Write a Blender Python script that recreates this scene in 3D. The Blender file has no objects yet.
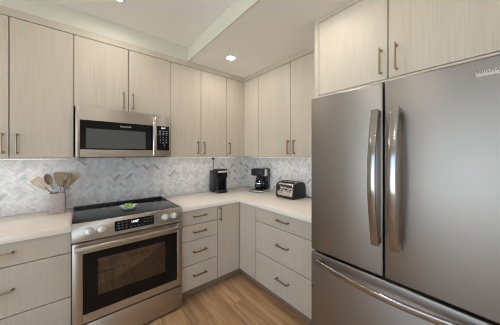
import bpy, bmesh, math, random
from mathutils import Vector, Matrix
R = math.radians
SC = bpy.context.scene
COL = SC.collection
random.seed(7)

# ------------------------------------------------------------------ camera
cd = bpy.data.cameras.new('camera'); cam = bpy.data.objects.new('camera', cd); COL.objects.link(cam)
cam.location = (-2.0193, -2.512, 1.404)
cam.rotation_euler = (R(90), 0, -0.6874)
cd.sensor_fit = 'HORIZONTAL'; cd.sensor_width = 36.0
cd.lens = 206.1742 / 500 * 36
cd.shift_y = -(162.5 - 154.8063) / 500
cd.clip_start = 0.02
SC.camera = cam

# ------------------------------------------------------------------ world, daylight, exposure
w = bpy.data.worlds.new('world'); SC.world = w; w.use_nodes = True
wn, wl = w.node_tree.nodes, w.node_tree.links
wn.clear()
wo = wn.new('ShaderNodeOutputWorld'); bg = wn.new('ShaderNodeBackground')
tc = wn.new('ShaderNodeTexCoord'); sp = wn.new('ShaderNodeSeparateXYZ'); cr = wn.new('ShaderNodeValToRGB')
wl.new(tc.outputs['Generated'], sp.inputs[0])
mr = wn.new('ShaderNodeMapRange'); mr.inputs['From Min'].default_value = -1; mr.inputs['From Max'].default_value = 1
wl.new(sp.outputs['Z'], mr.inputs['Value']); wl.new(mr.outputs[0], cr.inputs[0])
e = cr.color_ramp.elements
e[0].position = 0.0; e[0].color = (0.96, 1.0, 1.04, 1)
e[1].position = 1.0; e[1].color = (0.5, 0.62, 0.8, 1)
m_ = e.new(0.47); m_.color = (0.79, 0.86, 0.92, 1)
m_ = e.new(0.53); m_.color = (0.36, 0.47, 0.61, 1)
wl.new(cr.outputs[0], bg.inputs['Color']); bg.inputs['Strength'].default_value = 4.4
wl.new(bg.outputs[0], wo.inputs[0])

def portal(name, loc, rot, sx, sy):
    l = bpy.data.lights.new(name, 'AREA'); l.shape = 'RECTANGLE'; l.size = sx; l.size_y = sy
    l.cycles.is_portal = True
    o = bpy.data.objects.new(name, l); COL.objects.link(o); o.location = loc; o.rotation_euler = rot
portal('added_window_portal', (-5.30, -2.85, 1.2), (0, R(-90), 0), 2.5, 4.4)
portal('added_door_portal', (-3.8, -5.30, 1.1), (R(90), 0, 0), 2.5, 2.1)

vs = SC.view_settings
SC.display_settings.display_device = 'sRGB'
vs.view_transform = 'Standard'; vs.look = 'None'; vs.gamma = 1.0; vs.use_curve_mapping = False
vs.exposure = 0.57
LAMP = 140.0          # luminous strength of the ceiling downlights
BAR = 5.5           # luminous strength of the light bars under the cabinets
try:
    SC.cycles.max_bounces = 10; SC.cycles.diffuse_bounces = 6; SC.cycles.glossy_bounces = 5
    SC.cycles.transparent_max_bounces = 8; SC.cycles.caustics_reflective = False; SC.cycles.caustics_refractive = False
    SC.cycles.sample_clamp_indirect = 6.0; SC.cycles.filter_width = 1.1
except Exception:
    pass

# ------------------------------------------------------------------ materials
def srgb(r, g, b):
    f = lambda c: (c/255/12.92) if c/255 <= 0.04045 else ((c/255+0.055)/1.055)**2.4
    return (f(r), f(g), f(b), 1)
def mat(name, col, rough=0.5, metal=0.0, spec=0.5, coat=0.0):
    m = bpy.data.materials.new(name); m.use_nodes = True
    b = m.node_tree.nodes['Principled BSDF']
    b.inputs['Base Color'].default_value = col; b.inputs['Roughness'].default_value = rough
    b.inputs['Metallic'].default_value = metal; b.inputs['Specular IOR Level'].default_value = spec
    b.inputs['Coat Weight'].default_value = coat
    return m
def nodes(m): return m.node_tree.nodes, m.node_tree.links, m.node_tree.nodes['Principled BSDF']
def vary(m, c1, c2, scale=(1, 1, 1), nscale=5.0, detail=4.0, lo=0.35, hi=0.65, bump=0.0, rough=None):
    """noise driven colour between c1 and c2 in object space, optional bump"""
    n, l, b = nodes(m)
    t = n.new('ShaderNodeTexCoord'); mp = n.new('ShaderNodeMapping'); mp.inputs['Scale'].default_value = scale
    nz = n.new('ShaderNodeTexNoise'); nz.inputs['Scale'].default_value = nscale; nz.inputs['Detail'].default_value = detail
    r = n.new('ShaderNodeValToRGB'); r.color_ramp.elements[0].position = lo; r.color_ramp.elements[1].position = hi
    r.color_ramp.elements[0].color = c1; r.color_ramp.elements[1].color = c2
    l.new(t.outputs['Object'], mp.inputs[0]); l.new(mp.outputs[0], nz.inputs['Vector'])
    l.new(nz.outputs[0], r.inputs[0]); l.new(r.outputs[0], b.inputs['Base Color'])
    if bump:
        bp = n.new('ShaderNodeBump'); bp.inputs['Strength'].default_value = bump; bp.inputs['Distance'].default_value = 0.002
        l.new(nz.outputs[0], bp.inputs['Height']); l.new(bp.outputs[0], b.inputs['Normal'])
    if rough:
        mr2 = n.new('ShaderNodeMapRange'); mr2.inputs['To Min'].default_value = rough[0]; mr2.inputs['To Max'].default_value = rough[1]
        l.new(nz.outputs[0], mr2.inputs['Value']); l.new(mr2.outputs[0], b.inputs['Roughness'])
    return m
def emit(name, col, s):
    m = bpy.data.materials.new(name); m.use_nodes = True
    b = m.node_tree.nodes['Principled BSDF']
    b.inputs['Base Color'].default_value = (0.8, 0.8, 0.8, 1)
    b.inputs['Emission Color'].default_value = col; b.inputs['Emission Strength'].default_value = s
    return m

def make_wood():
    m = mat('whitewashed_oak', srgb(200, 186, 165), 0.5, spec=0.35)
    n, l, b = nodes(m)
    t = n.new('ShaderNodeTexCoord')
    oi = n.new('ShaderNodeObjectInfo')
    def noise(scale, detail=3.0):
        mp = n.new('ShaderNodeMapping'); mp.inputs['Scale'].default_value = scale
        nz = n.new('ShaderNodeTexNoise'); nz.noise_dimensions = '4D'; nz.inputs['Scale'].default_value = 1.0; nz.inputs['Detail'].default_value = detail
        wv = n.new('ShaderNodeMath'); wv.operation = 'MULTIPLY'; wv.inputs[1].default_value = 37.0
        l.new(oi.outputs['Random'], wv.inputs[0]); l.new(wv.outputs[0], nz.inputs['W'])
        l.new(t.outputs['Object'], mp.inputs[0]); l.new(mp.outputs[0], nz.inputs['Vector']); return nz
    fine = noise((190, 190, 4.0), 2.0); broad = noise((9, 9, 0.5), 2.0)
    mx = n.new('ShaderNodeMix'); mx.data_type = 'FLOAT'; mx.inputs[0].default_value = 0.35
    l.new(fine.outputs[0], mx.inputs[2]); l.new(broad.outputs[0], mx.inputs[3])
    r = n.new('ShaderNodeValToRGB')
    r.color_ramp.elements[0].position = 0.25; r.color_ramp.elements[0].color = srgb(184, 172, 155)
    r.color_ramp.elements[1].position = 0.75; r.color_ramp.elements[1].color = srgb(203, 192, 176)
    l.new(mx.outputs[0], r.inputs[0]); l.new(r.outputs[0], b.inputs['Base Color'])
    bp = n.new('ShaderNodeBump'); bp.inputs['Strength'].default_value = 0.08; bp.inputs['Distance'].default_value = 0.001
    l.new(fine.outputs[0], bp.inputs['Height']); l.new(bp.outputs[0], b.inputs['Normal'])
    return m
WOOD = make_wood()
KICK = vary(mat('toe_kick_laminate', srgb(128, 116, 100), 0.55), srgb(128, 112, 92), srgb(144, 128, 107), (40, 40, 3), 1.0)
SHADOWGAP = mat('cabinet_carcass_board', srgb(150, 132, 108), 0.6)
PAINT = mat('ceiling_paint', srgb(240, 234, 225), 0.8, spec=0.2)
vary(PAINT, srgb(241, 239, 235), srgb(244, 242, 238), (1, 1, 1), 3.0)
BEAMP = mat('trim_paint', srgb(226, 224, 212), 0.7, spec=0.25)
vary(BEAMP, srgb(206, 203, 188), srgb(211, 208, 194), (1, 1, 1), 3.0)
WALLP = vary(mat('wall_paint', srgb(215, 208, 195), 0.8, spec=0.2), srgb(234, 228, 219), srgb(238, 232, 223), (1, 1, 1), 3.0)
QUARTZ = vary(mat('white_quartz', srgb(232, 224, 214), 0.22, spec=0.5), srgb(233, 224, 213), srgb(241, 232, 222), (1, 1, 1), 160.0, 2.0)
def make_steel(name, col, rough, scale, aniso=0.0):
    m = mat(name, col, rough, 1.0)
    n, l, b = nodes(m)
    t = n.new('ShaderNodeTexCoord'); mp = n.new('ShaderNodeMapping'); mp.inputs['Scale'].default_value = scale
    nz = n.new('ShaderNodeTexNoise'); nz.inputs['Scale'].default_value = 1.0; nz.inputs['Detail'].default_value = 2.0
    l.new(t.outputs['Object'], mp.inputs[0]); l.new(mp.outputs[0], nz.inputs['Vector'])
    mr2 = n.new('ShaderNodeMapRange'); mr2.inputs['To Min'].default_value = rough*0.94; mr2.inputs['To Max'].default_value = rough*1.06
    l.new(nz.outputs[0], mr2.inputs['Value']); l.new(mr2.outputs[0], b.inputs['Roughness'])
    b.inputs['Anisotropic'].default_value = aniso; b.inputs['Anisotropic Rotation'].default_value = 0.25
    tg = n.new('ShaderNodeTangent'); tg.direction_type = 'RADIAL'; tg.axis = 'Z'; l.new(tg.outputs[0], b.inputs['Tangent'])
    return m
STEEL = make_steel('brushed_stainless', srgb(186, 178, 168), 0.36, (4, 4, 120), 0.75)
FSTEEL = make_steel('fridge_stainless', srgb(150, 144, 138), 0.42, (3, 260, 3), 0.5)
SATIN = make_steel('satin_aluminium', srgb(222, 219, 214), 0.35, (20, 20, 20))
SATIN.node_tree.nodes['Principled BSDF'].inputs['Metallic'].default_value = 0.45
FHAND = make_steel('fridge_handle_steel', srgb(168, 163, 158), 0.16, (20, 20, 20))
CHROME = mat('polished_steel', srgb(222, 218, 212), 0.10, 1.0)
HANDLE = make_steel('bronze_pull_metal', srgb(158, 138, 113), 0.30, (30, 30, 30))
BLACKG = mat('black_glass', (0.005, 0.005, 0.006, 1), 0.04, spec=0.25)
COOKG = mat('black_ceramic_glass', (0.012, 0.012, 0.014, 1), 0.06, spec=0.5)
BLACKP = vary(mat('black_plastic', (0.015, 0.015, 0.016, 1), 0.28, spec=0.3), (0.012, 0.012, 0.013, 1), (0.02, 0.02, 0.021, 1), (1, 1, 1), 200.0)
DARKP = mat('dark_grey_plastic', (0.035, 0.035, 0.038, 1), 0.3)
CASE = mat('dark_grey_case', (0.07, 0.07, 0.072, 1), 0.5)
WINGREY = mat('microwave_window_screen', (0.075, 0.08, 0.082, 1), 0.12, spec=0.5)
MARK = mat('pale_grey_printing', srgb(190, 190, 190), 0.5)
MARKD = mat('dark_lettering', srgb(40, 40, 42), 0.4)
DIGIT = emit('lit_digits', (0.75, 0.9, 1.0, 1), 1.1)
CAVITY = mat('oven_enamel', (0.10, 0.09, 0.08, 1), 0.4)
LENS = emit('downlight_lens', (1.0, 0.95, 0.88, 1), LAMP)
BARLENS = emit('light_bar_lens', (1.0, 0.90, 0.78, 1), BAR)
WHITEP = mat('white_plastic', srgb(225, 223, 218), 0.4)
CERW = vary(mat('white_glaze', srgb(228, 232, 224), 0.2), srgb(222, 228, 216), srgb(235, 238, 232), (1, 1, 1), 20.0)
CERG = vary(mat('green_glaze', srgb(140, 180, 95), 0.25), srgb(110, 160, 70), srgb(190, 212, 160), (1, 1, 1), 30.0)
CROCK = vary(mat('mauve_stoneware', srgb(184, 170, 166), 0.6), srgb(178, 164, 160), srgb(190, 176, 172), (1, 1, 1), 40.0)
TAUPE = vary(mat('taupe_silicone', srgb(136, 119, 100), 0.5), srgb(130, 113, 94), srgb(143, 126, 106), (1, 1, 1), 20.0)
TAN = vary(mat('beech_wood_spoon', srgb(190, 168, 138), 0.55), srgb(182, 160, 130), srgb(200, 178, 148), (8, 8, 60), 3.0)
STONER = mat('grout', srgb(205, 202, 196), 0.8)

def make_floor():
    m = mat('oak_plank_floor', srgb(176, 136, 98), 0.38, spec=0.4)
    n, l, b = nodes(m)
    t = n.new('ShaderNodeTexCoord'); mp = n.new('ShaderNodeMapping'); mp.inputs['Rotation'].default_value = (0, 0, R(90))
    mp.inputs['Location'].default_value = (0.3, 0.05, 0)
    br = n.new('ShaderNodeTexBrick'); br.offset = 0.37; br.inputs['Scale'].default_value = 1.0
    br.inputs['Brick Width'].default_value = 1.22; br.inputs['Row Height'].default_value = 0.18
    br.inputs['Mortar Size'].default_value = 0.0012; br.inputs['Mortar Smooth'].default_value = 0.1
    br.inputs['Color1'].default_value = (0, 0, 0, 1); br.inputs['Color2'].default_value = (1, 1, 1, 1)
    br.inputs['Mortar'].default_value = (0.5, 0.5, 0.5, 1)
    l.new(t.outputs['Object'], mp.inputs[0]); l.new(mp.outputs[0], br.inputs['Vector'])
    mp2 = n.new('ShaderNodeMapping'); mp2.inputs['Scale'].default_value = (16, 1.2, 1)
    nz = n.new('ShaderNodeTexNoise'); nz.noise_dimensions = '4D'; nz.inputs['Scale'].default_value = 1.6; nz.inputs['Detail'].default_value = 6.0
    nz.inputs['Distortion'].default_value = 0.6
    mm = n.new('ShaderNodeMath'); mm.operation = 'MULTIPLY'; mm.inputs[1].default_value = 9.0
    l.new(br.outputs['Color'], mm.inputs[0]); l.new(mm.outputs[0], nz.inputs['W'])
    l.new(t.outputs['Object'], mp2.inputs[0]); l.new(mp2.outputs[0], nz.inputs['Vector'])
    r = n.new('ShaderNodeValToRGB')
    r.color_ramp.elements[0].position = 0.30; r.color_ramp.elements[0].color = srgb(148, 110, 77)
    r.color_ramp.elements[1].position = 0.70; r.color_ramp.elements[1].color = srgb(208, 172, 132)
    md = r.color_ramp.elements.new(0.5); md.color = srgb(186, 146, 107)
    l.new(nz.outputs[0], r.inputs[0])
    hs = n.new('ShaderNodeHueSaturation'); mrv = n.new('ShaderNodeMapRange')
    mrv.inputs['To Min'].default_value = 0.86; mrv.inputs['To Max'].default_value = 1.10
    l.new(br.outputs['Color'], mrv.inputs['Value']); l.new(mrv.outputs[0], hs.inputs['Value']); l.new(r.outputs[0], hs.inputs['Color'])
    mx = n.new('ShaderNodeMix'); mx.data_type = 'RGBA'; mx.inputs[7].default_value = srgb(120, 88, 62)
    l.new(br.outputs['Fac'], mx.inputs[0]); l.new(hs.outputs[0], mx.inputs[6]); l.new(mx.outputs[2], b.inputs['Base Color'])
    bp = n.new('ShaderNodeBump'); bp.inputs['Strength'].default_value = 0.15; bp.inputs['Distance'].default_value = 0.002; bp.invert = True
    l.new(br.outputs['Fac'], bp.inputs['Height']); l.new(bp.outputs[0], b.inputs['Normal'])
    return m
FLOOR = make_floor()

def make_marble():
    m = mat('marble_mosaic', srgb(215, 212, 208), 0.25)
    n, l, b = nodes(m)
    at = n.new('ShaderNodeAttribute'); at.attribute_name = 'stone'
    t = n.new('ShaderNodeTexCoord'); nz = n.new('ShaderNodeTexNoise'); nz.inputs['Scale'].default_value = 28.0; nz.inputs['Detail'].default_value = 5.0
    l.new(t.outputs['Object'], nz.inputs['Vector'])
    r = n.new('ShaderNodeValToRGB'); r.color_ramp.elements[0].position = 0.3; r.color_ramp.elements[0].color = (0.80, 0.80, 0.81, 1)
    r.color_ramp.elements[1].position = 0.55; r.color_ramp.elements[1].color = (1, 1, 1, 1)
    mx = n.new('ShaderNodeMix'); mx.data_type = 'RGBA'; mx.blend_type = 'MULTIPLY'; mx.inputs[0].default_value = 1.0
    l.new(nz.outputs[0], r.inputs[0]); l.new(at.outputs['Color'], mx.inputs[6]); l.new(r.outputs[0], mx.inputs[7])
    l.new(mx.outputs[2], b.inputs['Base Color'])
    return m
MARBLE = make_marble()

def make_tinted(name, tint, ior=1.5, keep=1.0):
    m = bpy.data.materials.new(name); m.use_nodes = True
    n, l = m.node_tree.nodes, m.node_tree.links; n.clear()
    o = n.new('ShaderNodeOutputMaterial'); mx = n.new('ShaderNodeMixShader'); tr = n.new('ShaderNodeBsdfTransparent')
    gl = n.new('ShaderNodeBsdfGlossy'); gl.inputs['Roughness'].default_value = 0.03; fr = n.new('ShaderNodeFresnel'); fr.inputs['IOR'].default_value = ior
    tr.inputs['Color'].default_value = tint
    l.new(fr.outputs[0], mx.inputs[0]); l.new(tr.outputs[0], mx.inputs[1]); l.new(gl.outputs[0], mx.inputs[2]); l.new(mx.outputs[0], o.inputs[0])
    return m
OVENPANE = make_tinted('tinted_oven_glass', (0.60, 0.56, 0.52, 1), 2.2)
CLEAR = make_tinted('clear_glass', (0.93, 0.95, 0.95, 1), 1.45)
CARAFE = make_tinted('carafe_glass', (0.55, 0.53, 0.5, 1), 1.5)

# ------------------------------------------------------------------ mesh helpers
class MB:
    def __init__(s): s.bm = bmesh.new()
    def _add(s, verts, faces):
        vs_ = [s.bm.verts.new(v) for v in verts]
        for f in faces:
            try: s.bm.faces.new([vs_[i] for i in f])
            except ValueError: pass
        return vs_
    def box(s, x0, x1, y0, y1, z0, z1, bev=0.0, seg=2, M=None):
        b = bmesh.new()
        bmesh.ops.create_cube(b, size=1.0)
        for v in b.verts:
            v.co = Vector(((x0+x1)/2 + v.co.x*(x1-x0), (y0+y1)/2 + v.co.y*(y1-y0), (z0+z1)/2 + v.co.z*(z1-z0)))
        if bev: bmesh.ops.bevel(b, geom=list(b.edges), offset=bev, segments=seg, affect='EDGES', profile=0.5)
        s.merge(b, M); return s
    def merge(s, b, M=None):
        if M is not None: b.transform(M)
        me = bpy.data.meshes.new('tmp'); b.to_mesh(me); b.free(); s.bm.from_mesh(me); bpy.data.meshes.remove(me)
    def prism(s, prof, axis, a0, a1, bev=0.0, seg=2, M=None):
        """prof: list of 2D points, extruded along axis 'x' (prof=y,z), 'y' (prof=x,z) or 'z' (prof=x,y)"""
        b = bmesh.new()
        def pt(p, a): return {'x': (a, p[0], p[1]), 'y': (p[0], a, p[1]), 'z': (p[0], p[1], a)}[axis]
        A = [b.verts.new(pt(p, a0)) for p in prof]; B = [b.verts.new(pt(p, a1)) for p in prof]
        n = len(prof)
        b.faces.new(A); b.faces.new(B[::-1])
        for i in range(n): b.faces.new((A[i], B[i], B[(i+1) % n], A[(i+1) % n]))
        bmesh.ops.recalc_face_normals(b, faces=list(b.faces))
        if bev:
            ed = [e_ for e_ in b.edges if e_.calc_face_angle(0) > R(25)]
            bmesh.ops.bevel(b, geom=ed, offset=bev, segments=seg, affect='EDGES', profile=0.5)
        s.merge(b, M); return s
    def cyl(s, p0, p1, r0, r1=None, n=20, bev=0.0):
        r1 = r0 if r1 is None else r1
        p0, p1 = Vector(p0), Vector(p1); d = p1-p0; L = d.length
        b = bmesh.new()
        bmesh.ops.create_cone(b, cap_ends=True, segments=n, radius1=r0, radius2=r1, depth=L)
        if bev:
            ed = [e_ for e_ in b.edges if e_.calc_face_angle(0) > R(50)]
            bmesh.ops.bevel(b, geom=ed, offset=bev, segments=2, affect='EDGES', profile=0.5)
        M = Matrix.Translation((p0+p1)/2) @ d.to_track_quat('Z', 'Y').to_matrix().to_4x4()
        s.merge(b, M); return s
    def lathe(s, prof, c, n=28, cap=True):
        b = bmesh.new(); rings = []
        for r_, z in prof:
            rings.append([b.verts.new((c[0]+r_*math.cos(2*math.pi*i/n), c[1]+r_*math.sin(2*math.pi*i/n), c[2]+z)) for i in range(n)])
        for k in range(len(rings)-1):
            for i in range(n): b.faces.new((rings[k][i], rings[k][(i+1) % n], rings[k+1][(i+1) % n], rings[k+1][i]))
        if cap: b.faces.new(rings[0][::-1]); b.faces.new(rings[-1])
        bmesh.ops.recalc_face_normals(b, faces=list(b.faces)); s.merge(b); return s
    def sweep(s, pts, sec, side, scale=None):
        """sweep 2D section (u along 'side', v along side x tangent) along pts"""
        b = bmesh.new(); side = Vector(side).normalized(); pts = [Vector(p) for p in pts]; rings = []
        for i, p in enumerate(pts):
            t = (pts[min(i+1, len(pts)-1)]-pts[max(i-1, 0)]).normalized()
            u = (side - t*side.dot(t)).normalized(); v = t.cross(u).normalized(); k = scale[i] if scale else 1.0
            rings.append([b.verts.new(p + u*a*k + v*c*k) for a, c in sec])
        n = len(sec)
        for k in range(len(rings)-1):
            for i in range(n): b.faces.new((rings[k][i], rings[k][(i+1) % n], rings[k+1][(i+1) % n], rings[k+1][i]))
        b.faces.new(rings[0][::-1]); b.faces.new(rings[-1])
        bmesh.ops.recalc_face_normals(b, faces=list(b.faces)); s.merge(b); return s
    def tube(s, pts, r, n=8, side=(0.31, 0.17, 0.93)):
        sec = [(r*math.cos(2*math.pi*i/n), r*math.sin(2*math.pi*i/n)) for i in range(n)]
        return s.sweep(pts, sec, side)
    def build(s, name, m, parent=None, smooth=True, M=None):
        if M is not None: s.bm.transform(M)
        me = bpy.data.meshes.new(name); s.bm.to_mesh(me); s.bm.free()
        o = bpy.data.objects.new(name, me); COL.objects.link(o); me.materials.append(m)
        if smooth:
            for p in me.polygons: p.use_smooth = True
            try: me.set_sharp_from_angle(angle=R(35))
            except Exception: pass
        if parent is not None: o.parent = parent
        return o
def rrect(w_, h_, r_, n=4):
    out = []
    for cx, cy, a in ((w_/2-r_, h_/2-r_, 0), (-w_/2+r_, h_/2-r_, 90), (-w_/2+r_, -h_/2+r_, 180), (w_/2-r_, -h_/2+r_, 270)):
        for i in range(n+1):
            t = R(a+90*i/n); out.append((cx+r_*math.cos(t), cy+r_*math.sin(t)))
    return out
def tag(o, label=None, cat=None, group=None, kind=None):
    if label: o['label'] = label
    if cat: o['category'] = cat
    if group: o['group'] = group
    if kind: o['kind'] = kind
    return o
def empty(name, loc, rz=0.0, label=None, cat=None, group=None):
    o = bpy.data.objects.new(name, None); COL.objects.link(o); o.empty_display_size = 0.05
    o.location = loc; o.rotation_euler = (0, 0, rz); return tag(o, label, cat, group)
def struct(name, mb, m, smooth=False):
    o = mb.build(name, m, None, smooth); o['kind'] = 'structure'; return o
def text(name, body, size, m, parent, loc, rot, align='LEFT', ext=0.0004, space=1.0, line=1.0):
    c = bpy.data.curves.new(name, 'FONT'); c.body = body; c.size = size; c.extrude = ext; c.align_x = align
    c.space_character = space; c.space_line = line
    t0 = bpy.data.objects.new('tmp_text', c); COL.objects.link(t0); bpy.context.view_layer.update()
    me = bpy.data.meshes.new_from_object(t0.evaluated_get(bpy.context.evaluated_depsgraph_get())); me.name = name
    bpy.data.objects.remove(t0); bpy.data.curves.remove(c)
    o = bpy.data.objects.new(name, me); COL.objects.link(o); me.materials.clear(); me.materials.append(m); o.parent = parent
    o.location = loc; o.rotation_euler = rot; return o

# ------------------------------------------------------------------ the room
ZC, ZT = 2.424, 2.567
XL, YF = -5.2, -5.2
WX0, WX1, WZ0, WZ1 = -4.95, -0.75, 0.05, 2.35       # opening for the added window in the left wall (y range, z range)
DX0, DX1, DZ1 = -5.0, -2.6, 2.1                  # opening for the added glazed door in the wall behind the camera
struct('floor', MB().box(XL, 0.12, YF, 0.12, -0.1, 0.0), FLOOR)
struct('ceiling', MB().box(XL, 0.12, YF, 0.12, ZT, ZT+0.1), PAINT)
struct('ceiling_soffit', MB().box(-1.105, 0.0, YF, -0.346, ZC, ZT-0.002), PAINT)
struct('trim_3', MB().box(-1.117, -1.1052, YF, -0.3465, ZC-0.001, ZT-0.001), BEAMP)
struct('trim_4', MB().box(XL, 0.0, -0.346, 0.0, ZC, ZT-0.001), BEAMP)
struct('wall_back', MB().box(XL, 0.12, 0.0, 0.12, 0, ZT), WALLP)
struct('wall_right', MB().box(0.0, 0.12, YF, 0.0, 0, ZT), WALLP)
wlm = MB()
wlm.box(XL-0.14, XL, YF, WX0, 0, ZT).box(XL-0.14, XL, WX1, 0.0, 0, ZT).box(XL-0.14, XL, WX0, WX1, 0, WZ0).box(XL-0.14, XL, WX0, WX1, WZ1, ZT)
struct('wall_left', wlm, WALLP)
wfm = MB()
wfm.box(XL-0.14, DX0, YF-0.14, YF, 0, ZT).box(DX1, 0.12, YF-0.14, YF, 0, ZT).box(DX0, DX1, YF-0.14, YF, DZ1, ZT)
struct('wall_front', wfm, WALLP)
f = MB(); t_ = 0.05
f.box(XL-0.09, XL-0.03, WX0, WX1, WZ0, WZ0+t_).box(XL-0.09, XL-0.03, WX0, WX1, WZ1-t_, WZ1)
for k in range(4):
    y = WX0 + (WX1-WX0-t_)*k/3; f.box(XL-0.09, XL-0.03, y, y+t_, WZ0+t_, WZ1-t_)
struct('added_window_1', f, WHITEP)  # unseen wide window, added to let soft daylight into the room
wp = MB().box(XL-0.065, XL-0.059, WX0+0.02, WX1-0.02, WZ0+0.02, WZ1-0.02).build('added_window_pane', CLEAR, bpy.data.objects['added_window_1'], False)
f = MB()
f.box(DX0, DX1, YF-0.09, YF-0.03, 0.0, t_).box(DX0, DX1, YF-0.09, YF-0.03, DZ1-t_, DZ1)
for k in range(3):
    x = DX0 + (DX1-DX0-t_)*k/2; f.box(x, x+t_, YF-0.09, YF-0.03, t_, DZ1-t_)
struct('added_door_1', f, WHITEP)  # unseen glazed door, added as a second daylight opening
MB().box(DX0+0.02, DX1-0.02, YF-0.065, YF-0.059, 0.02, DZ1-0.02).build('added_door_pane', CLEAR, bpy.data.objects['added_door_1'], False)

# crown filler boards between cabinets and ceiling
UF = 0.346
struct('trim_1', MB().box(-2.746, -UF, -UF, -UF+0.018, 2.369, ZC-0.0005), WOOD)
struct('trim_2', MB().box(-UF, -UF+0.018, -1.598, -UF+0.018, 2.369, ZC-0.0005), WOOD)

# ------------------------------------------------------------------ herringbone backsplash
def clip_poly(poly, x0, x1, z0, z1):
    def cl(p, ins, inter):
        out = []
        for i in range(len(p)):
            a, b = p[i], p[(i+1) % len(p)]
            if ins(a):
                out.append(a)
                if not ins(b): out.append(inter(a, b))
            elif ins(b): out.append(inter(a, b))
        return out
    ix = lambda X: (lambda a, b: (X, a[1]+(b[1]-a[1])*(X-a[0])/(b[0]-a[0])))
    iz = lambda Z: (lambda a, b: (a[0]+(b[0]-a[0])*(Z-a[1])/(b[1]-a[1]), Z))
    for ins, it in ((lambda p: p[0] >= x0, ix(x0)), (lambda p: p[0] <= x1, ix(x1)), (lambda p: p[1] >= z0, iz(z0)), (lambda p: p[1] <= z1, iz(z1))):
        if not poly: return poly
        poly = cl(poly, ins, it)
    return poly
STONES = [(srgb(230, 229, 228), 52), (srgb(224, 223, 223), 26), (srgb(214, 214, 217), 12), (srgb(224, 219, 213), 5), (srgb(186, 186, 190), 4), (srgb(204, 195, 186), 1)]
def backsplash(name, x0, x1, z0, z1, M, label):
    L, W, g = 0.078, 0.026, 0.0009
    bm = bmesh.new(); cl = bm.loops.layers.float_color.new('stone')
    c45 = math.sqrt(0.5); cols = [c for c, n in STONES for _ in range(n)]; rnd = random.Random(len(label))
    n = int((x1-x0)/0.026)+40
    def addface(vs_, col):
        fc = bm.faces.new(vs_)
        for lp in fc.loops: lp[cl] = col
    for i in range(-n, n):
        for j in range(-n, n):
            for k in (0, 1):
                ox, oy = i*W+j*L, i*W-j*L
                q = (ox+g, oy+g, ox+L-g, oy+W-g) if k == 0 else (ox+g, oy+W+g, ox+W-g, oy+W+L-g)
                p = [(q[0], q[1]), (q[2], q[1]), (q[2], q[3]), (q[0], q[3])]
                p = [((a-b)*c45, (a+b)*c45) for a, b in p]
                mx_, mz_ = sum(a for a, _ in p)/4, sum(b for _, b in p)/4
                if not (-0.06 < mx_ < x1-x0+0.06 and -0.06 < mz_ < z1-z0+0.06): continue
                p = clip_poly(p, 0.0, x1-x0, 0.0, z1-z0)
                if len(p) < 3: continue
                area = abs(sum(p[a][0]*p[(a+1) % len(p)][1]-p[(a+1) % len(p)][0]*p[a][1] for a in range(len(p))))/2
                if area < 2e-5: continue
                col = rnd.choice(cols); kf = rnd.uniform(0.95, 1.03); col = (col[0]*kf, col[1]*kf, col[2]*kf, 1)
                A = [bm.verts.new((x0+a, -0.008, z0+b)) for a, b in p]; B = [bm.verts.new((x0+a, -0.004, z0+b)) for a, b in p]
                addface(A, col)
                for a in range(len(p)): addface((A[a], B[a], B[(a+1) % len(p)], A[(a+1) % len(p)]), col)
    gc = srgb(214, 214, 214)
    v = [bm.verts.new(c) for c in ((x0, -0.0062, z0), (x1, -0.0062, z0), (x1, -0.0062, z1), (x0, -0.0062, z1), (x0, 0, z0), (x1, 0, z0), (x1, 0, z1), (x0, 0, z1))]
    for q in ((0, 1, 2, 3), (0, 4, 5, 1), (1, 5, 6, 2), (2, 6, 7, 3), (3, 7, 4, 0)): addface([v[a] for a in q], gc)
    bm.transform(M)
    me = bpy.data.meshes.new(name); bm.to_mesh(me); bm.free(); me.materials.append(MARBLE)
    o = bpy.data.objects.new(name, me); COL.objects.link(o)
    tag(o, label, 'backsplash', None, 'structure'); return o
RZ = Matrix.Rotation(R(-90), 4, 'Z')
backsplash('backsplash', -2.746, -0.009, 0.915, 1.381, Matrix.Identity(4), 'pale grey marble herringbone backsplash behind the stove and utensil crock')
backsplash('backsplash', 0.0, 1.598, 0.915, 1.381, RZ, 'pale grey marble herringbone backsplash on the wall behind the toaster')

# ------------------------------------------------------------------ cabinets (local frame: back on y=0, front towards -y)
G = 0.0027
def pull(parent, a, b, yf, stand=0.030):
    """bar pull from a=(x,z) to b=(x,z); yf = front plane of the door"""
    m = MB(); yb = yf-stand
    (xa, za), (xb, zb) = a, b
    d = Vector((xb-xa, 0, zb-za)).normalized()
    r_ = 0.0048
    A = Vector((xa, yb, za)); B = Vector((xb, yb, zb))
    sec = rrect(0.011, 0.009, 0.002, 2)
    m.sweep([A, B], sec, (0, 1, 0))
    for p in (A+d*0.008, B-d*0.008):
        m.cyl((p.x, yf, p.z), (p.x, yb+0.002, p.z), 0.0048, n=12)
        m.cyl((p.x, yf, p.z), (p.x, yf-0.003, p.z), 0.0085, n=14)
    return m.build('handle', HANDLE, parent)
def front(parent, kind, x0, x1, z0, z1, yf, th=0.026):
    return MB().box(x0+G, x1-G, yf, yf+th, z0+G, z1-G, 0.0012, 1).build(kind, WOOD, parent)
def carcass(parent, x0, x1, z0, z1, yf, hollow=None):
    m = MB().box(x0, x1, yf+0.0275, -0.001, z0, z1)
    return m.build('body', WOOD, parent, False)

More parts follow.
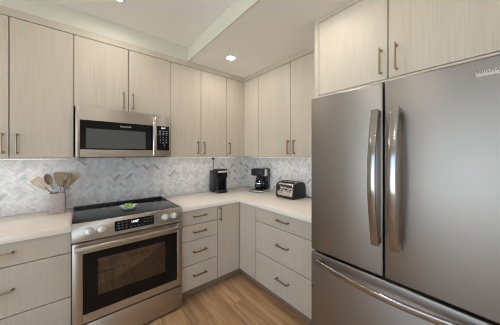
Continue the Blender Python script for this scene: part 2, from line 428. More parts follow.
def base_cabinet(loc, rz, width, label, group, fronts, kick_x=(0, 0)):
    root = empty('base_cabinet', loc, rz, label, 'cabinet', group)
    carcass(root, 0, width, 0.1115, 0.8735, -0.625)
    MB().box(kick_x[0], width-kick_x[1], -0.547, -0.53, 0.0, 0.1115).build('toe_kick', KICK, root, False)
    for kind, x0, x1, z0, z1, h in fronts:
        d = front(root, kind, x0, x1, z0, z1, -0.625)
        if h: pull(d, h[0], h[1], -0.625)
    return root
ZK, ZB = 0.1115, 0.872
# left of the stove: two drawer stacks' worth of front, one unit
wB1 = 0.677
base_cabinet((-2.746, 0, 0), 0, wB1, 'pale oak base cabinet of three wide drawers left of the stove', 'base cabinets', [
    ('drawer', 0, wB1, 0.728, ZB, ((0.258, 0.810), (0.415, 0.810))),
    ('drawer', 0, wB1, 0.424, 0.728, ((0.258, 0.584), (0.415, 0.584))),
    ('drawer', 0, wB1, ZK, 0.424, ((0.258, 0.274), (0.415, 0.274)))])
wB2 = 0.391
base_cabinet((-1.301, 0, 0), 0, wB2, 'pale oak base cabinet with four stacked drawers right of the stove', 'base cabinets', [
    ('drawer', 0, wB2, 0.729, ZB, ((0.117, 0.808), (0.257, 0.808))),
    ('drawer', 0, wB2, 0.576, 0.729, ((0.117, 0.657), (0.257, 0.657))),
    ('drawer', 0, wB2, 0.345, 0.576, ((0.117, 0.468), (0.257, 0.468))),
    ('drawer', 0, wB2, ZK, 0.345, ((0.117, 0.240), (0.257, 0.240)))])
# inner corner unit with two leaves at right angles
rc = empty('corner_cabinet', (0, 0, 0), 0, 'pale oak corner base cabinet where the two counter runs meet', 'cabinet', 'base cabinets')
MB().box(-0.910, -0.001, -0.5975, -0.001, ZK, 0.8735).box(-0.5975, -0.001, -0.905, -0.5975, ZK, 0.8735).build('body', WOOD, rc, False)
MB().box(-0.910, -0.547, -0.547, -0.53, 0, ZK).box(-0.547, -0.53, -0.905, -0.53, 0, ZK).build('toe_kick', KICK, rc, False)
d = front(rc, 'door', -0.910, -0.6245, ZK, ZB, -0.625)
pull(d, (-0.883, 0.715), (-0.883, 0.852), -0.625)
MB().box(-0.625, -0.599, -0.905+G, -0.6255-G, ZK+G, ZB-G, 0.0012, 1).build('door', WOOD, rc)
wB5 = 0.691
base_cabinet((0, -0.907, 0), R(-90), wB5, 'pale oak base cabinet of three deep drawers between corner and refrigerator', 'base cabinets', [
    ('drawer', 0, wB5, 0.729, ZB, ((0.300, 0.809), (0.443, 0.809))),
    ('drawer', 0, wB5, 0.418, 0.729, ((0.300, 0.584), (0.443, 0.584))),
    ('drawer', 0, wB5, ZK, 0.418, ((0.300, 0.278), (0.443, 0.278)))])

ZU0, ZU1 = 1.3814, 2.367
def wall_cabinet(loc, rz, width, z0, label, group, seams, pulls):
    root = empty('wall_cabinet', (loc[0], loc[1], z0), rz, label, 'cabinet', group)
    h = ZU1-z0
    MB().box(0, width, -UF+0.0275, -0.0085, 0, h-0.001).build('body', WOOD, root, False)
    e_ = [0]+seams+[width]
    for k in range(len(e_)-1):
        d_ = front(root, 'door', e_[k], e_[k+1], 0.0, h, -UF)
        p = pulls[k]
        if p is not None: pull(d_, (p, 0.030), (p, 0.172), -UF)
    return root
wall_cabinet((-2.746, 0), 0, 0.684, ZU0, 'pale oak two-door wall cabinet above the utensil crock', 'wall cabinets', [0.342], [0.312, 0.379])
wall_cabinet((-2.062, 0), 0, 0.756, 1.793, 'short pale oak two-door wall cabinet directly above the microwave', 'wall cabinets', [0.382], [0.341, 0.416])
wall_cabinet((-1.306, 0), 0, 0.691, ZU0, 'tall pale oak two-door wall cabinet just right of the microwave', 'wall cabinets', [0.344], [0.302, 0.379])
rc = empty('corner_wall_cabinet', (0, 0, ZU0), 0, 'pale oak corner wall cabinet above the pod coffee brewer', 'cabinet', 'wall cabinets')
hU = ZU1-ZU0
MB().box(-0.614, -0.0085, -UF+0.0275, -0.0085, 0, hU-0.001).box(-UF+0.0275, -0.0085, -0.630, -UF+0.0275, 0, hU-0.001).build('body', WOOD, rc, False)
d = front(rc, 'door', -0.615, -UF+0.0005, 0, hU, -UF); pull(d, (-0.582, 0.030), (-0.582, 0.172), -UF)
MB().box(-UF, -UF+0.026, -0.631+G, -UF-0.0005-G, G, hU-G, 0.0012, 1).build('door', WOOD, rc)
wall_cabinet((0, -0.632), R(-90), 0.966, ZU0, 'pale oak two-door wall cabinet above the toaster beside the refrigerator', 'wall cabinets', [0.501], [0.478, 0.556])

# cabinet over the fridge, face frame and full height side panels
fc = empty('fridge_cabinet', (0, -2.092, 0), R(-90), 'deep pale oak two-door cabinet above the refrigerator with face frame', 'cabinet', 'wall cabinets')
XF, FW = -0.63, 0.472
MB().box(-FW-0.006, FW+0.006, -0.6025, -0.001, 1.8365, ZC-0.001).build('body', WOOD, fc, False)
m = MB(); m.box(-FW-0.018, -FW+0.018, XF, XF+0.02, 1.836, ZC-0.001).box(FW-0.018, FW+0.006, XF, XF+0.02, 1.836, ZC-0.001)
m.box(-FW+0.018, FW-0.018, XF, XF+0.02, 1.836, 1.848).box(-FW+0.018, FW-0.018, XF, XF+0.02, 2.398, ZC-0.001)
m.build('face_frame', WOOD, fc, False)
for y_, lb in ((-1.601, 'tall pale oak end panel between toaster counter and refrigerator'), (-2.565, 'tall pale oak end panel on the far side of the refrigerator')):
    tag(MB().box(XF+0.021, -0.001, y_-0.018, y_, 0.0, 1.8355).build('end_panel', WOOD, None, False), lb, 'end panel')
d = front(fc, 'door', -FW+0.019, 0.0, 1.849, 2.397, XF-0.001); pull(d, (-0.036, 1.884), (-0.036, 2.034), XF-0.001)
d = front(fc, 'door', 0.0, FW-0.019, 1.849, 2.397, XF-0.001); pull(d, (0.043, 1.884), (0.043, 2.034), XF-0.001)

# ------------------------------------------------------------------ countertops
o = MB().box(-2.746, -2.0695, -0.645, -0.0085, 0.8745, 0.914, 0.002, 2).build('countertop', QUARTZ)
tag(o, 'white quartz countertop left of the stove under the utensil crock', 'countertop')
m = MB(); m.prism([(-1.3025, -0.0085), (-1.3025, -0.645), (-0.645, -0.645), (-0.645, -1.598), (-0.0085, -1.598), (-0.0085, -0.0085)], 'z', 0.8745, 0.914, 0.002, 2)
o = m.build('countertop', QUARTZ); tag(o, 'white quartz L-shaped countertop carrying the coffee makers and toaster', 'countertop')

# ------------------------------------------------------------------ microwave over the range
mw = empty('microwave', (-1.6885, -0.0085, 1.384), 0, 'stainless over-the-range microwave with black window above the stove', 'microwave')
MW = 0.3635; yq = -0.4045+0.0085; HM = 0.405
def mz(z): return z-1.384
def mxx(x): return x+1.6885
MB().box(-MW, MW, yq+0.035, 0, 0.006, HM, 0.003).build('case', CASE, mw)
MB().box(-MW+0.02, MW-0.02, yq+0.05, -0.03, -0.004, 0.006).build('bottom_grille', BLACKP, mw, False)
xd = mxx(-1.488)
m = MB()                                   # door frame around the window
gx0, gx1, gz0, gz1 = mxx(-2.024), mxx(-1.4885), mz(1.447), mz(1.684)
m.box(-MW, gx0, yq, yq+0.034, 0.004, HM, 0.003).box(gx0, gx1, yq, yq+0.034, gz1, HM).box(gx0, gx1, yq, yq+0.034, 0.004, gz0)
dr = m.build('door', STEEL, mw)
MB().box(gx0, gx1, yq+0.002, yq+0.02, gz0, gz1).build('door_glass', BLACKG, dr, False)
MB().box(mxx(-1.987), mxx(-1.551), yq+0.0008, yq+0.003, mz(1.457), mz(1.617)).build('window_screen', WINGREY, dr, False)
text('logo_text', 'FRIGIDAIRE', 0.017, MARK, dr, (mxx(-1.71), yq+0.0016, mz(1.645)), (R(90), 0, 0), 'CENTER')
m = MB(); hp = []
for i in range(13):
    t = i/12; hp.append((mxx(-1.480), yq-0.028-0.016*math.sin(math.pi*t), mz(1.400)+(0.352)*t))
m.sweep(hp, rrect(0.030, 0.014, 0.005, 3), (1, 0, 0))
for q in (hp[0], hp[-1]): m.box(q[0]-0.011, q[0]+0.011, q[1], yq+0.001, q[2]-(0.002 if q is hp[0] else 0.02), q[2]+(0.02 if q is hp[0] else 0.002), 0.003)
m.build('handle', CHROME, dr)
cp = MB().box(xd+0.002, MW, yq, yq+0.034, 0.004, HM, 0.003).build('control_panel', STEEL, mw)
MB().box(mxx(-1.4855), mxx(-1.337), yq-0.001, yq+0.002, gz0, gz1).build('keypad', BLACKG, cp, False)
text('clock_digits', '10:07', 0.019, DIGIT, cp, (mxx(-1.393), yq-0.0014, mz(1.658)), (R(90), 0, 0), 'CENTER')
text('keypad_print', '1   2   3\n4   5   6\n7   8   9\n    0', 0.021, MARK, cp, (mxx(-1.393), yq-0.0014, mz(1.567)), (R(90), 0, 0), 'CENTER', line=1.25)
m = MB()
for r_ in range(3):
    for c_ in range(3):
        x = mxx(-1.432)+c_*0.031; z = mz(1.632)-r_*0.017; m.box(x, x+0.018, yq-0.0014, yq-0.0008, z, z+0.004)
m.build('button_marks', MARK, cp, False)

# ------------------------------------------------------------------ range
RX = -1.686; HW = 0.381
rg = empty('range', (RX, 0, 0), 0, 'stainless slide-in electric range with black glass top and oven window', 'stove')
YP = -0.667
m = MB()
m.box(-HW+0.002, -HW+0.03, -0.615, -0.03, 0.03, 0.905).box(HW-0.03, HW-0.002, -0.615, -0.03, 0.03, 0.905)
m.box(-HW+0.03, HW-0.03, -0.05, -0.03, 0.03, 0.905).box(-HW+0.03, HW-0.03, -0.615, -0.05, 0.03, 0.05)
m.box(-HW+0.03, HW-0.03, -0.615, -0.05, 0.79, 0.905).box(-HW+0.03, HW-0.03, -0.615, -0.05, 0.215, 0.24)
m.build('body', CASE, rg, False)
m = MB(); z0, z1, x0 = 0.30, 0.74, 0.30                       # oven cavity liner
m.box(-x0-0.01, -x0, -0.61, -0.12, z0, z1).box(x0, x0+0.01, -0.61, -0.12, z0, z1).box(-x0, x0, -0.13, -0.12, z0, z1).box(-x0, x0, -0.61, -0.13, z0, z0+0.01).box(-x0, x0, -0.61, -0.13, z1-0.01, z1)
m.build('oven_cavity', CAVITY, rg, False)
for zr in (0.435, 0.545):
    m = MB()
    for y in (-0.60, -0.15): m.cyl((-0.298, y, zr), (0.298, y, zr), 0.004, n=8)
    for y in (-0.30, -0.45): m.cyl((-0.298, y, zr), (0.298, y, zr), 0.003, n=8)
    for k in range(14):
        x = -0.285+k*0.57/13; m.cyl((x, -0.60, zr+0.004), (x, -0.15, zr+0.004), 0.002, n=6)
    m.build('oven_rack', SATIN, rg)
ct = MB().box(-HW, HW, -0.652, -0.062, 0.906, 0.924, 0.003).build('cooktop', COOKG, rg)
MB().box(-HW, HW, -0.070, -0.030, 0.880, 0.931, 0.003).build('rear_trim', BLACKP, rg)
for s_ in (-1, 1): MB().box(min(s_*HW, s_*(HW+0.003)), max(s_*HW, s_*(HW+0.003)), -0.650, -0.035, 0.915, 0.926).build('side_trim', STEEL, rg, False)
BURN = mat('burner_print', (0.06, 0.06, 0.065, 1), 0.2)     # burner rings printed on the glass
for cx, cy, r_ in ((-0.19, -0.47, 0.115), (0.19, -0.47, 0.105), (-0.19, -0.20, 0.08), (0.19, -0.20, 0.08)):
    b_ = bmesh.new(); N = 48
    a_ = [b_.verts.new((cx+r_*math.cos(2*math.pi*i/N), cy+r_*math.sin(2*math.pi*i/N), 0.92425)) for i in range(N)]
    c_ = [b_.verts.new((cx+(r_-0.0015)*math.cos(2*math.pi*i/N), cy+(r_-0.0015)*math.sin(2*math.pi*i/N), 0.92425)) for i in range(N)]
    for i in range(N): b_.faces.new((a_[i], a_[(i+1) % N], c_[(i+1) % N], c_[i]))
    m = MB(); m.merge(b_); m.build('burner_ring', BURN, ct, False)
# control panel, slightly raked
pt, pb = -0.655, -0.672
pn = MB().prism([(-0.60, 0.800), (pb, 0.800), (pb, 0.806), (pt, 0.924), (pt+0.006, 0.9275), (-0.60, 0.9275-0.0225)], 'x', -HW-0.001, HW+0.001, 0.0015, 1).build('control_panel', STEEL, rg)
rake = math.atan2(pt-pb, 0.118)
def on_panel(z): return pb+(pt-pb)*(z-0.806)/0.118
for x in (-0.290, -0.218, 0.231, 0.301):
    c = Vector((x, on_panel(0.866), 0.866)); nrm = Vector((0, -math.cos(rake), math.sin(rake)))
    k = MB().cyl(c, c+nrm*0.006, 0.027, n=28).cyl(c+nrm*0.006, c+nrm*0.032, 0.0235, 0.021, n=28, bev=0.002).build('knob', SATIN, rg)
    up = Vector((0, math.sin(rake), math.cos(rake)))
    MB().box(-0.004, 0.004, -0.019, 0.019, -0.001, 0.010, 0.0015, 1, M=Matrix.Translation(c+nrm*0.032) @ Matrix(((1, 0, 0), (0, up.y, nrm.y), (0, up.z, nrm.z))).to_4x4()).build('grip', SATIN, k)
Mp = Matrix.Translation((0, on_panel(0.8625), 0.8625)) @ Matrix.Rotation(-rake, 4, 'X')
ds = MB().box(-0.136, 0.141, -0.0012, 0.001, -0.037, 0.037).build('display', BLACKG, rg, False, M=Mp)
def panel_text(name, body, size, m_, x, z, al='CENTER'):
    o_ = text(name, body, size, m_, ds, (0, 0, 0), (0, 0, 0), al)
    o_.matrix_local = Mp @ Matrix.Translation((x, -0.0016, z)) @ Matrix.Rotation(R(90), 4, 'X'); return o_
panel_text('clock_digits', '10:07', 0.024, DIGIT, 0.0, 0.006)
m = MB()
for r_ in range(3):
    for c_ in range(3): m.box(-0.116+c_*0.026, -0.104+c_*0.026, -0.0016, -0.001, 0.018-r_*0.020, 0.023-r_*0.020)
for c_ in range(4): m.box(-0.03+c_*0.027, -0.023+c_*0.027, -0.0016, -0.001, -0.024, -0.018)
for r_ in range(2):
    for c_ in range(3): m.box(0.064+c_*0.023, 0.076+c_*0.023, -0.0016, -0.001, 0.016-r_*0.022, 0.020-r_*0.022)
m.build('button_marks', mat('faint_panel_print', srgb(120, 120, 122), 0.5), ds, False, M=Mp)
# oven door
bx0, bx1, bz0, bz1 = -0.322, 0.334, 0.287, 0.712
m = MB(); y0, y1 = YP, YP+0.045
m.box(-HW+0.001, bx0, y0, y1, 0.226, 0.790, 0.003).box(bx1, HW-0.001, y0, y1, 0.226, 0.790, 0.003).box(bx0, bx1, y0, y1, bz1, 0.790).box(bx0, bx1, y0, y1, 0.226, bz0)
dr = m.build('oven_door', STEEL, rg)
wx0, wx1, wz0, wz1 = -0.236, 0.232, 0.392, 0.657
m = MB(); y0, y1 = YP-0.0015, YP+0.04
m.box(bx0, wx0, y0, y1, bz0, bz1).box(wx1, bx1, y0, y1, bz0, bz1).box(wx0, wx1, y0, y1, wz1, bz1).box(wx0, wx1, y0, y1, bz0, wz0)
m.build('glass_border', BLACKG, dr, False)
MB().box(wx0, wx1, YP-0.0012, YP+0.003, wz0, wz1).build('oven_window', OVENPANE, dr, False)
m = MB(); hp = []
for i in range(17):
    t = i/16; hp.append((-0.366+0.732*t, -0.712-0.014*math.sin(math.pi*t), 0.7635))
m.sweep(hp, rrect(0.030, 0.018, 0.007, 3), (0, 0, 1))
for q in (hp[0], hp[-1]):
    s_ = 1 if q[0] < 0 else -1
    m.box(min(q[0], q[0]+s_*0.022), max(q[0], q[0]+s_*0.022), q[1], YP+0.001, q[2]-0.011, q[2]+0.011, 0.003)
m.build('handle', STEEL, dr)
MB().box(-HW+0.001, HW-0.001, YP, YP+0.045, 0.026, 0.214, 0.003).build('drawer', STEEL, rg)
for sx in (-0.34, 0.34):
    for y in (-0.58, -0.09): MB().cyl((sx, y, 0.0), (sx, y, 0.032), 0.018, n=14).build('foot', BLACKP, rg)

# ------------------------------------------------------------------ refrigerator (local: front towards -y, x to the right seen from the front)
FC = -2.138
fr = empty('refrigerator', (0, FC, 0), R(-90), 'stainless french-door refrigerator with bowed handles and bottom freezer drawer', 'refrigerator')
FH = 0.421
MB().box(-FH+0.004, FH-0.004, -0.768, -0.03, 0.03, 1.752, 0.004).build('case', CASE, fr)
MB().box(-FH+0.01, FH-0.01, -0.80, -0.769, 0.012, 0.055).build('base_grille', BLACKP, fr, False)
for sx in (-0.36, 0.36):
    for y in (-0.70, -0.10): MB().cyl((sx, y, 0.0), (sx, y, 0.035), 0.02, n=12).build('foot', BLACKP, fr)
def fridge_handle(door, x):
    m_ = MB(); P_ = []
    for i in range(21):
        t_2 = i/20; P_.append((x, -0.888-0.048*math.sin(math.pi*t_2), 0.955+0.672*t_2))
    m_.sweep(P_, rrect(0.036, 0.014, 0.005, 3), (1, 0, 0))
    for z_ in (0.957, 1.597): m_.box(x-0.015, x+0.015, -0.890, -0.845, z_, z_+0.028, 0.003)
    return m_.build('handle', FHAND, door)
dl = MB().box(-FH, -0.003, -0.846, -0.772, 0.788, 1.770, 0.007, 3).build('door', FSTEEL, fr)
fridge_handle(dl, -0.024)
drr = MB().box(0.003, FH, -0.846, -0.772, 0.788, 1.770, 0.007, 3).build('door', FSTEEL, fr)
fridge_handle(drr, 0.060)
bd = MB().box(0.311, 0.405, -0.8485, -0.8455, 1.698, 1.7235, 0.001, 1).build('badge', CHROME, drr)
text('badge_text', 'FRIGIDAIRE', 0.0155, MARKD, bd, (0.314, -0.8488, 1.7118), (R(90), 0, 0))
text('badge_text', 'GALLERY', 0.0125, MARK, bd, (0.330, -0.8488, 1.7005), (R(90), 0, 0), space=1.25)
dw = MB().box(-FH, FH, -0.846, -0.772, 0.060, 0.774, 0.007, 3).build('freezer_drawer', FSTEEL, fr)
m = MB(); P_ = []
for i in range(25):
    t = i/24; P_.append((-0.352+0.704*t, -0.884-0.048*math.sin(math.pi*t), 0.738))
m.sweep(P_, rrect(0.032, 0.018, 0.007, 3), (0, 0, 1))
for x in (-0.350, 0.322): m.box(x, x+0.028, -0.886, -0.845, 0.726, 0.750, 0.003)
m.build('handle', FHAND, dw)
MB().cyl((-FH+0.012, -0.846, 0.545), (-FH+0.012, -0.8475, 0.545), 0.0055, n=12).build('screw_cap', DARKP, dw)

# ------------------------------------------------------------------ ceiling downlights
def downlight(x, y, z, label, power=0.0):
    r_ = empty('downlight', (x, y, z), 0, label, 'ceiling light', 'square ceiling downlights')
    m_ = MB(); a, b2 = 0.047, 0.033
    for q in ((-a, a, -a, -b2), (-a, a, b2, a), (-a, -b2, -b2, b2), (b2, a, -b2, b2)): m_.box(q[0], q[1], q[2], q[3], -0.004, 0.0)
    m_.build('trim_ring', WHITEP, r_, False)
    MB().box(-b2, b2, -b2, b2, -0.002, 0.0).build('lens', LENS, r_, False)
    return r_
downlight(-0.798, -0.708, ZC, 'small square lit ceiling downlight near the wall cabinet corner')
downlight(-1.815, -0.725, ZT, 'square lit downlight in the raised ceiling above the stove')
downlight(-0.97, -1.74, ZC, 'square lit downlight in front of the cabinet over the refrigerator')
for x, y, lb in ((-1.815, -1.9, 'added square fill downlight in the raised ceiling straight above where the viewer stands'), (-3.3, -0.75, 'added square fill downlight in the raised ceiling left of the stove'),
                 (-3.3, -1.9, 'added square fill downlight in the raised ceiling in front of the big added window'), (-3.3, -3.3, 'added square fill downlight in the raised ceiling nearest the added glazed door'),
                 (-1.815, -3.3, 'added square fill downlight in the raised ceiling behind the viewer')):
    downlight(x, y, ZT, lb)  # unseen downlights, added as fill to brighten the kitchen

# light bars under the wall cabinets
def light_bar(x0, x1, rz, label):
    r_ = empty('light_bar', (0, 0, ZU0-0.0005), rz, label, 'cabinet light', 'light bars under the wall cabinets')
    MB().box(x0, x1, -0.205, -0.160, -0.012, 0.0, 0.002, 1).build('housing', WHITEP, r_)
    MB().box(x0+0.006, x1-0.006, -0.199, -0.166, -0.0124, -0.0115).build('lens', BARLENS, r_, False)
light_bar(-2.70, -2.10, 0, 'slim white light bar under the cabinet left of the microwave')
light_bar(-1.27, -0.36, 0, 'slim white light bar under the cabinet right of the microwave')
light_bar(0.36, 1.55, R(-90), 'slim white light bar under the cabinet above the toaster')

# ------------------------------------------------------------------ pod coffee brewer
pb_ = empty('pod_coffee_maker', (-0.615, -0.14, 0.9145), 0, 'tall narrow black pod coffee brewer with drip tray near the corner', 'coffee maker')
MB().box(-0.075, 0.075, -0.015, 0.105, 0.0, 0.285, 0.012, 3).build('body', BLACKP, pb_)
MB().box(-0.078, -0.072, -0.012, 0.095, 0.02, 0.265, 0.003, 2).build('water_tank', DARKP, pb_)
m = MB().prism([(-0.012, 0.185), (-0.100, 0.185), (-0.112, 0.205), (-0.108, 0.268), (-0.09, 0.282), (-0.012, 0.285)], 'x', -0.073, 0.073, 0.006, 2)
m.build('brew_head', BLACKG, pb_)
MB().box(-0.070, 0.070, -0.117, 0.02, 0.283, 0.307, 0.010, 3).build('lid', BLACKP, pb_)
MB().box(-0.066, 0.066, -0.1215, -0.100, 0.262, 0.286, 0.004, 2).build('chrome_band', SATIN, pb_)
MB().cyl((0, -0.075, 0.186), (0, -0.075, 0.165), 0.016, 0.010).build('spout', DARKP, pb_)
for x in (-0.066, 0.052): MB().box(x, x+0.014, -0.100, -0.012, 0.02, 0.19, 0.004).build('side_column', BLACKP, pb_)
dt = MB().box(-0.068, 0.068, -0.118, -0.012, 0.0, 0.030, 0.006, 2).build('drip_tray', BLACKP, pb_)
m = MB()
for k in range(7): m.box(-0.05, 0.05, -0.104+k*0.013, -0.098+k*0.013, 0.029, 0.0325)
m.build('grate', CHROME, dt, False)
m = MB(); cp_ = []
for p in ((0.0, 0.100, 0.25), (-0.005, 0.122, 0.29), (-0.01, 0.121, 0.34), (-0.012, 0.112, 0.40), (-0.012, 0.108, 0.432)): cp_.append(p)
m.tube(cp_, 0.0035); m.build('cord', BLACKP, pb_)
MB().box(-0.024, 0.0, 0.104, 0.131, 0.425, 0.452, 0.004).build('plug', BLACKP, pb_)

# ------------------------------------------------------------------ drip coffee maker (local: front -y); seen from its side
th = R(-70)
dm = empty('drip_coffee_maker', (-0.147, -0.455, 0.9145), th, 'black and steel drip coffee maker with glass carafe in the corner', 'coffee maker')
W2 = 0.085
MB().prism(rrect(2*W2, 0.235, 0.03, 5), 'z', 0.0, 0.032, 0.004, 2).build('base', BLACKP, dm)
MB().prism(rrect(2*W2+0.004, 0.239, 0.031, 5), 'z', 0.008, 0.024, 0.002, 1).build('base_band', SATIN, dm)
MB().box(-W2, W2, 0.035, 0.118, 0.03, 0.305, 0.012, 3).build('column', BLACKP, dm)
MB().box(-W2, W2, -0.112, 0.036, 0.215, 0.300, 0.012, 3).build('brew_head', BLACKP, dm)
m = MB().box(-W2-0.002, W2+0.002, -0.045, 0.036, 0.210, 0.296, 0.006, 2); m.build('chrome_panel', SATIN, dm)
MB().box(-W2+0.005, W2-0.005, -0.11, 0.115, 0.299, 0.308, 0.004, 2).build('lid', BLACKP, dm)
m = MB()
for k in range(5): m.box(W2-0.0005, W2+0.0008, 0.072, 0.080, 0.10+k*0.035, 0.120+k*0.035)
m.build('level_marks', MARK, dm, False)
MB().cyl((0, -0.03, 0.032), (0, -0.03, 0.038), 0.062, n=28).build('hot_plate', DARKP, dm)
cf = MB().lathe([(0.045, 0.039), (0.062, 0.055), (0.066, 0.095), (0.055, 0.145), (0.044, 0.170)], (0, -0.03, 0), 28).build('carafe', CARAFE, dm)
MB().lathe([(0.047, 0.165), (0.05, 0.172), (0.048, 0.188), (0.03, 0.196)], (0, -0.03, 0), 24).build('carafe_lid', BLACKP, cf)
m = MB(); m.sweep([(0.040, -0.052, 0.182), (0.070, -0.075, 0.178), (0.078, -0.08, 0.14), (0.072, -0.076, 0.09), (0.050, -0.062, 0.075)], rrect(0.016, 0.010, 0.003, 2), (0.6, 0.8, 0))
m.build('carafe_handle', BLACKP, cf)
MB().lathe([(0.0665, 0.108), (0.0685, 0.110), (0.0685, 0.120), (0.064, 0.124)], (0, -0.03, 0), 28, cap=False).build('carafe_band', CHROME, cf)
m = MB().tube([(-0.07, 0.10, 0.02), (-0.10, 0.085, 0.006), (-0.125, 0.02, 0.005), (-0.13, -0.05, 0.005), (-0.115, -0.11, 0.005), (-0.10, -0.13, 0.005)], 0.004)
m.build('cord', BLACKP, dm)

# ------------------------------------------------------------------ toaster (local: chrome face towards -y)
ts = empty('toaster', (-0.145, -0.968, 0.9145), R(-90), 'long chrome four-slice toaster with black end caps beside the refrigerator', 'toaster')
prof = [(-0.098, 0.016), (-0.104, 0.05), (-0.100, 0.135), (-0.088, 0.158), (-0.06, 0.172), (0.0, 0.182), (0.06, 0.178), (0.088, 0.162), (0.102, 0.12), (0.104, 0.05), (0.100, 0.016)]
MB().prism(prof, 'x', -0.112, 0.106, 0.004, 2).build('shell', CHROME, ts)
def grow(k): return [(y*k, 0.010 if z < 0.03 else 0.09+(z-0.09)*k) for y, z in prof]
MB().prism(grow(1.03), 'x', 0.104, 0.134, 0.008, 3).build('end_cap', BLACKP, ts)
MB().prism(grow(1.03), 'x', -0.134, -0.110, 0.008, 3).build('end_cap', BLACKP, ts)
MB().box(-0.132, 0.132, -0.108, 0.106, 0.004, 0.022, 0.004).build('base', BLACKP, ts)
m = MB()
for y in (-0.045, 0.040): m.box(-0.098, 0.095, y-0.013, y+0.013, 0.1735, 0.186, 0.003)
m.build('slot_frame', DARKP, ts)
fp = MB().prism([(-0.1015, 0.128), (-0.096, 0.152), (-0.090, 0.148), (-0.096, 0.125)], 'x', -0.108, 0.103).build('control_strip', DARKP, ts, False)
m = MB()
for sx in (-0.055, 0.055):
    k = MB().cyl((sx, -0.102, 0.075), (sx, -0.120, 0.075), 0.021, 0.019, n=24, bev=0.002).build('dial', CHROME, ts)
    MB().box(sx-0.002, sx+0.002, -0.1215, -0.119, 0.076, 0.092).build('dial_mark', BLACKP, k, False)
for sx in (-0.088, -0.022, 0.022, 0.088):
    MB().box(sx-0.009, sx+0.009, -0.118, -0.1015, 0.098, 0.110, 0.003).build('lever' if abs(sx) > 0.05 else 'button', BLACKP, ts)
for sx in (-0.11, 0.11):
    for y in (-0.085, 0.085): MB().cyl((sx, y, 0.0), (sx, y, 0.006), 0.010, n=12).build('foot', DARKP, ts)
MB().tube([(0.10, 0.10, 0.03), (0.125, 0.122, 0.02), (0.16, 0.128, 0.006), (0.24, 0.125, 0.005), (0.33, 0.122, 0.005)], 0.0035).build('cord', BLACKP, ts)

# ------------------------------------------------------------------ utensil crock and utensils
CX, CY, CZ = -2.170, -0.128, 0.9145
ck = empty('utensil_crock', (CX, CY, CZ), 0, 'square mauve stoneware crock full of cooking utensils left of the stove', 'crock')
b_ = bmesh.new(); O = rrect(0.104, 0.104, 0.018, 5); I = rrect(0.092, 0.092, 0.013, 5); n_ = len(O)
rings = [[b_.verts.new((x*0.97, y*0.97, 0)) for x, y in O], [b_.verts.new((x, y, 0.006)) for x, y in O], [b_.verts.new((x, y, 0.165)) for x, y in O],
         [b_.verts.new((x*0.98, y*0.98, 0.168)) for x, y in O], [b_.verts.new((x, y, 0.165)) for x, y in I], [b_.verts.new((x, y, 0.008)) for x, y in I]]
for k in range(5):
    for i in range(n_): b_.faces.new((rings[k][i], rings[k][(i+1) % n_], rings[k+1][(i+1) % n_], rings[k+1][i]))
b_.faces.new(rings[0][::-1]); b_.faces.new(rings[-1])
bmesh.ops.recalc_face_normals(b_, faces=list(b_.faces))
m = MB(); m.merge(b_); m.build('jar', CROCK, ck)

def utensil(name, label, cat, foot, top, head, m_head, m_handle, face=(0, -1, 0), steel=False):
    """foot and top in crock coordinates; head(mb, L) draws the head in a frame with +z along the handle, x across, y through"""
    A = Vector((CX+foot[0], CY+foot[1], CZ+(foot[2] if len(foot) > 2 else 0.010))); B = Vector((CX+top[0], CY+top[1], CZ+top[2]))
    d_ = (B-A); L_ = d_.length; z_ = d_.normalized(); fy = -Vector(face); x_ = fy.cross(z_).normalized(); y_ = z_.cross(x_)
    M_ = Matrix((x_, y_, z_)).transposed().to_4x4()
    r_ = bpy.data.objects.new(name, None); COL.objects.link(r_); r_.matrix_world = Matrix.Translation(A) @ M_
    r_.empty_display_size = 0.03; tag(r_, label, cat, 'cooking utensils in the crock')
    m2 = MB(); hl, hh = head(m2)
    m2.build('head', m_head, r_, M=Matrix.Translation((0, 0, L_-hl)))
    MB().cyl((0, 0, 0), (0, 0, L_-hl+0.012), 0.0065, 0.005, n=12, bev=0.002).build('handle', m_handle, r_)
    return r_
def blade(w0, w1, h, th_=0.004, tilt=0.0, holes=()):
    """flat paddle from z=0 (width w0) to z=h (width w1), cut with slots by building strips between them"""
    def fn(m2):
        N = 14; sec = []
        xs = sorted(set([-1, 1]+[v for a, b, _, _ in holes for v in (a, b)]))
        def wid(t): return (w0+(w1-w0)*math.sin(min(1, t*1.1)*math.pi/2)**1.1)/2*(1.0 if t < 0.93 else 1.0-0.9*(t-0.93))
        for k in range(N):
            t0, t1 = k/N, (k+1)/N; tm = (t0+t1)/2
            for a, b in zip(xs[:-1], xs[1:]):
                xm = (a+b)/2
                if any(ha-1e-6 <= xm <= hb+1e-6 and h0 <= tm <= h1 for ha, hb, h0, h1 in holes): continue
                w_0, w_1 = wid(t0), wid(t1); z0_, z1_ = t0*h, t1*h
                if k == N-1: w_1 *= 0.93
                y0_, y1_ = 0.010*t0*t0+tilt*t0, 0.010*t1*t1+tilt*t1
                m2._add([(a*w_0, y0_-th_/2, z0_), (b*w_0, y0_-th_/2, z0_), (b*w_0, y0_+th_/2, z0_), (a*w_0, y0_+th_/2, z0_),
                         (a*w_1, y1_-th_/2, z1_), (b*w_1, y1_-th_/2, z1_), (b*w_1, y1_+th_/2, z1_), (a*w_1, y1_+th_/2, z1_)],
                        [(0, 1, 5, 4), (1, 2, 6, 5), (2, 3, 7, 6), (3, 0, 4, 7), (0, 3, 2, 1), (4, 5, 6, 7)])
        return h, None
    return fn
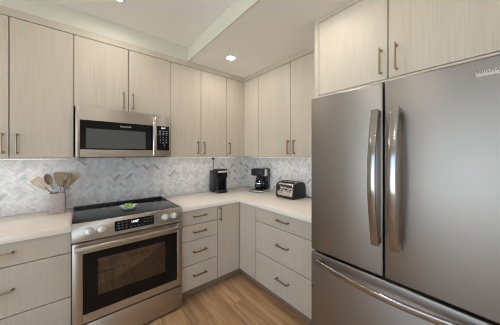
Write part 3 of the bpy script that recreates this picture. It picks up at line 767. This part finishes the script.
def spoon(wd, h, depth=0.012, th_=0.003):
    def fn(m2):
        b2 = bmesh.new(); N, Mh = 24, 6
        rows = []
        for side_ in (0, 1):
            cv = b2.verts.new((0, depth - (th_ if side_ else 0)+0.002, h/2)); rr = []
            for k in range(1, Mh+1):
                q = k/Mh
                rr.append([b2.verts.new((wd/2*q*math.cos(2*math.pi*i/N)*(1-0.12*math.sin(2*math.pi*i/N)*-1), depth*(1-q*q)-(th_*(1-q*0.5) if side_ else 0)+0.002, h/2+h/2*q*math.sin(2*math.pi*i/N))) for i in range(N)])
            for i in range(N): b2.faces.new((cv, rr[0][i], rr[0][(i+1) % N]))
            for k in range(Mh-1):
                for i in range(N): b2.faces.new((rr[k][i], rr[k][(i+1) % N], rr[k+1][(i+1) % N], rr[k+1][i]))
            rows.append(rr[-1])
        for i in range(N): b2.faces.new((rows[0][i], rows[0][(i+1) % N], rows[1][(i+1) % N], rows[1][i]))
        bmesh.ops.recalc_face_normals(b2, faces=list(b2.faces)); m2.merge(b2)
        return h, None
    return fn
SL = ((-0.62, -0.42, 0.22, 0.80), (-0.12, 0.12, 0.22, 0.80), (0.42, 0.62, 0.22, 0.80))
utensil('slotted_turner', 'tan slotted turner leaning out the left side of the crock', 'spatula', (0.036, -0.020, 0.085), (-0.138, -0.020, 0.298), blade(0.026, 0.066, 0.115, holes=SL), TAN, TAUPE)
utensil('cooking_spoon', 'taupe cooking spoon between slotted turner and wide skimmer', 'spoon', (0.008, 0.034), (-0.070, 0.034, 0.328), spoon(0.052, 0.100), TAUPE, FHAND)
utensil('skimmer', 'wide taupe skimmer with holes, tallest utensil in the crock', 'skimmer', (-0.010, -0.002), (0.036, -0.002, 0.338), blade(0.036, 0.120, 0.120, holes=((-0.02, 0.10, 0.70, 0.80), (0.28, 0.40, 0.52, 0.86))), TAUPE, FHAND)
utensil('cooking_spoon', 'small taupe ladle spoon in front right of the skimmer', 'spoon', (-0.015, -0.037), (0.072, -0.043, 0.296), spoon(0.046, 0.095), TAUPE, FHAND)
utensil('wooden_spatula', 'pale tan spatula leaning out the right side of the crock', 'spatula', (-0.030, 0.017, 0.070), (0.124, 0.017, 0.312), blade(0.020, 0.052, 0.120), TAN, TAUPE)
utensil('serving_utensil', 'slim steel utensil handle standing low in the crock', 'utensil', (-0.036, -0.003), (-0.030, -0.003, 0.235), blade(0.014, 0.018, 0.06), FHAND, FHAND)

# ------------------------------------------------------------------ spoon rest on the cooktop
sr = empty('spoon_rest', (-1.690, -0.400, 0.9245), 0, 'small white and green leaf-shaped spoon rest on the black cooktop', 'spoon rest')
def lobed(scale, z, N=64, ph=0.4):
    return [((0.060+0.010*math.sin(5*a+ph)+0.006*math.sin(3*a+1.0))*scale*math.cos(a)*1.02, (0.085+0.014*math.sin(5*a+ph)+0.008*math.sin(3*a))*scale*math.sin(a), z) for a in [2*math.pi*i/N for i in range(N)]]
def shell(rings_, bottom=True):
    b2 = bmesh.new(); V = [[b2.verts.new(p) for p in r_] for r_ in rings_]; N = len(V[0])
    for k in range(len(V)-1):
        for i in range(N): b2.faces.new((V[k][i], V[k][(i+1) % N], V[k+1][(i+1) % N], V[k+1][i]))
    b2.faces.new(V[0][::-1]); b2.faces.new(V[-1])
    bmesh.ops.recalc_face_normals(b2, faces=list(b2.faces)); m2 = MB(); m2.merge(b2); return m2
shell([lobed(0.62, 0.0), lobed(0.75, 0.004), lobed(1.0, 0.024), lobed(1.01, 0.027), lobed(0.95, 0.026), lobed(0.70, 0.012), lobed(0.5, 0.009)]).build('dish', CERW, sr)
g2 = shell([[(x, y+0.012, z) for x, y, z in lobed(k, h, ph=1.2)] for k, h in ((0.36, 0.0095), (0.50, 0.026), (0.50, 0.036), (0.34, 0.043), (0.1, 0.046))])
g2.build('leaf_pattern', CERG, sr)
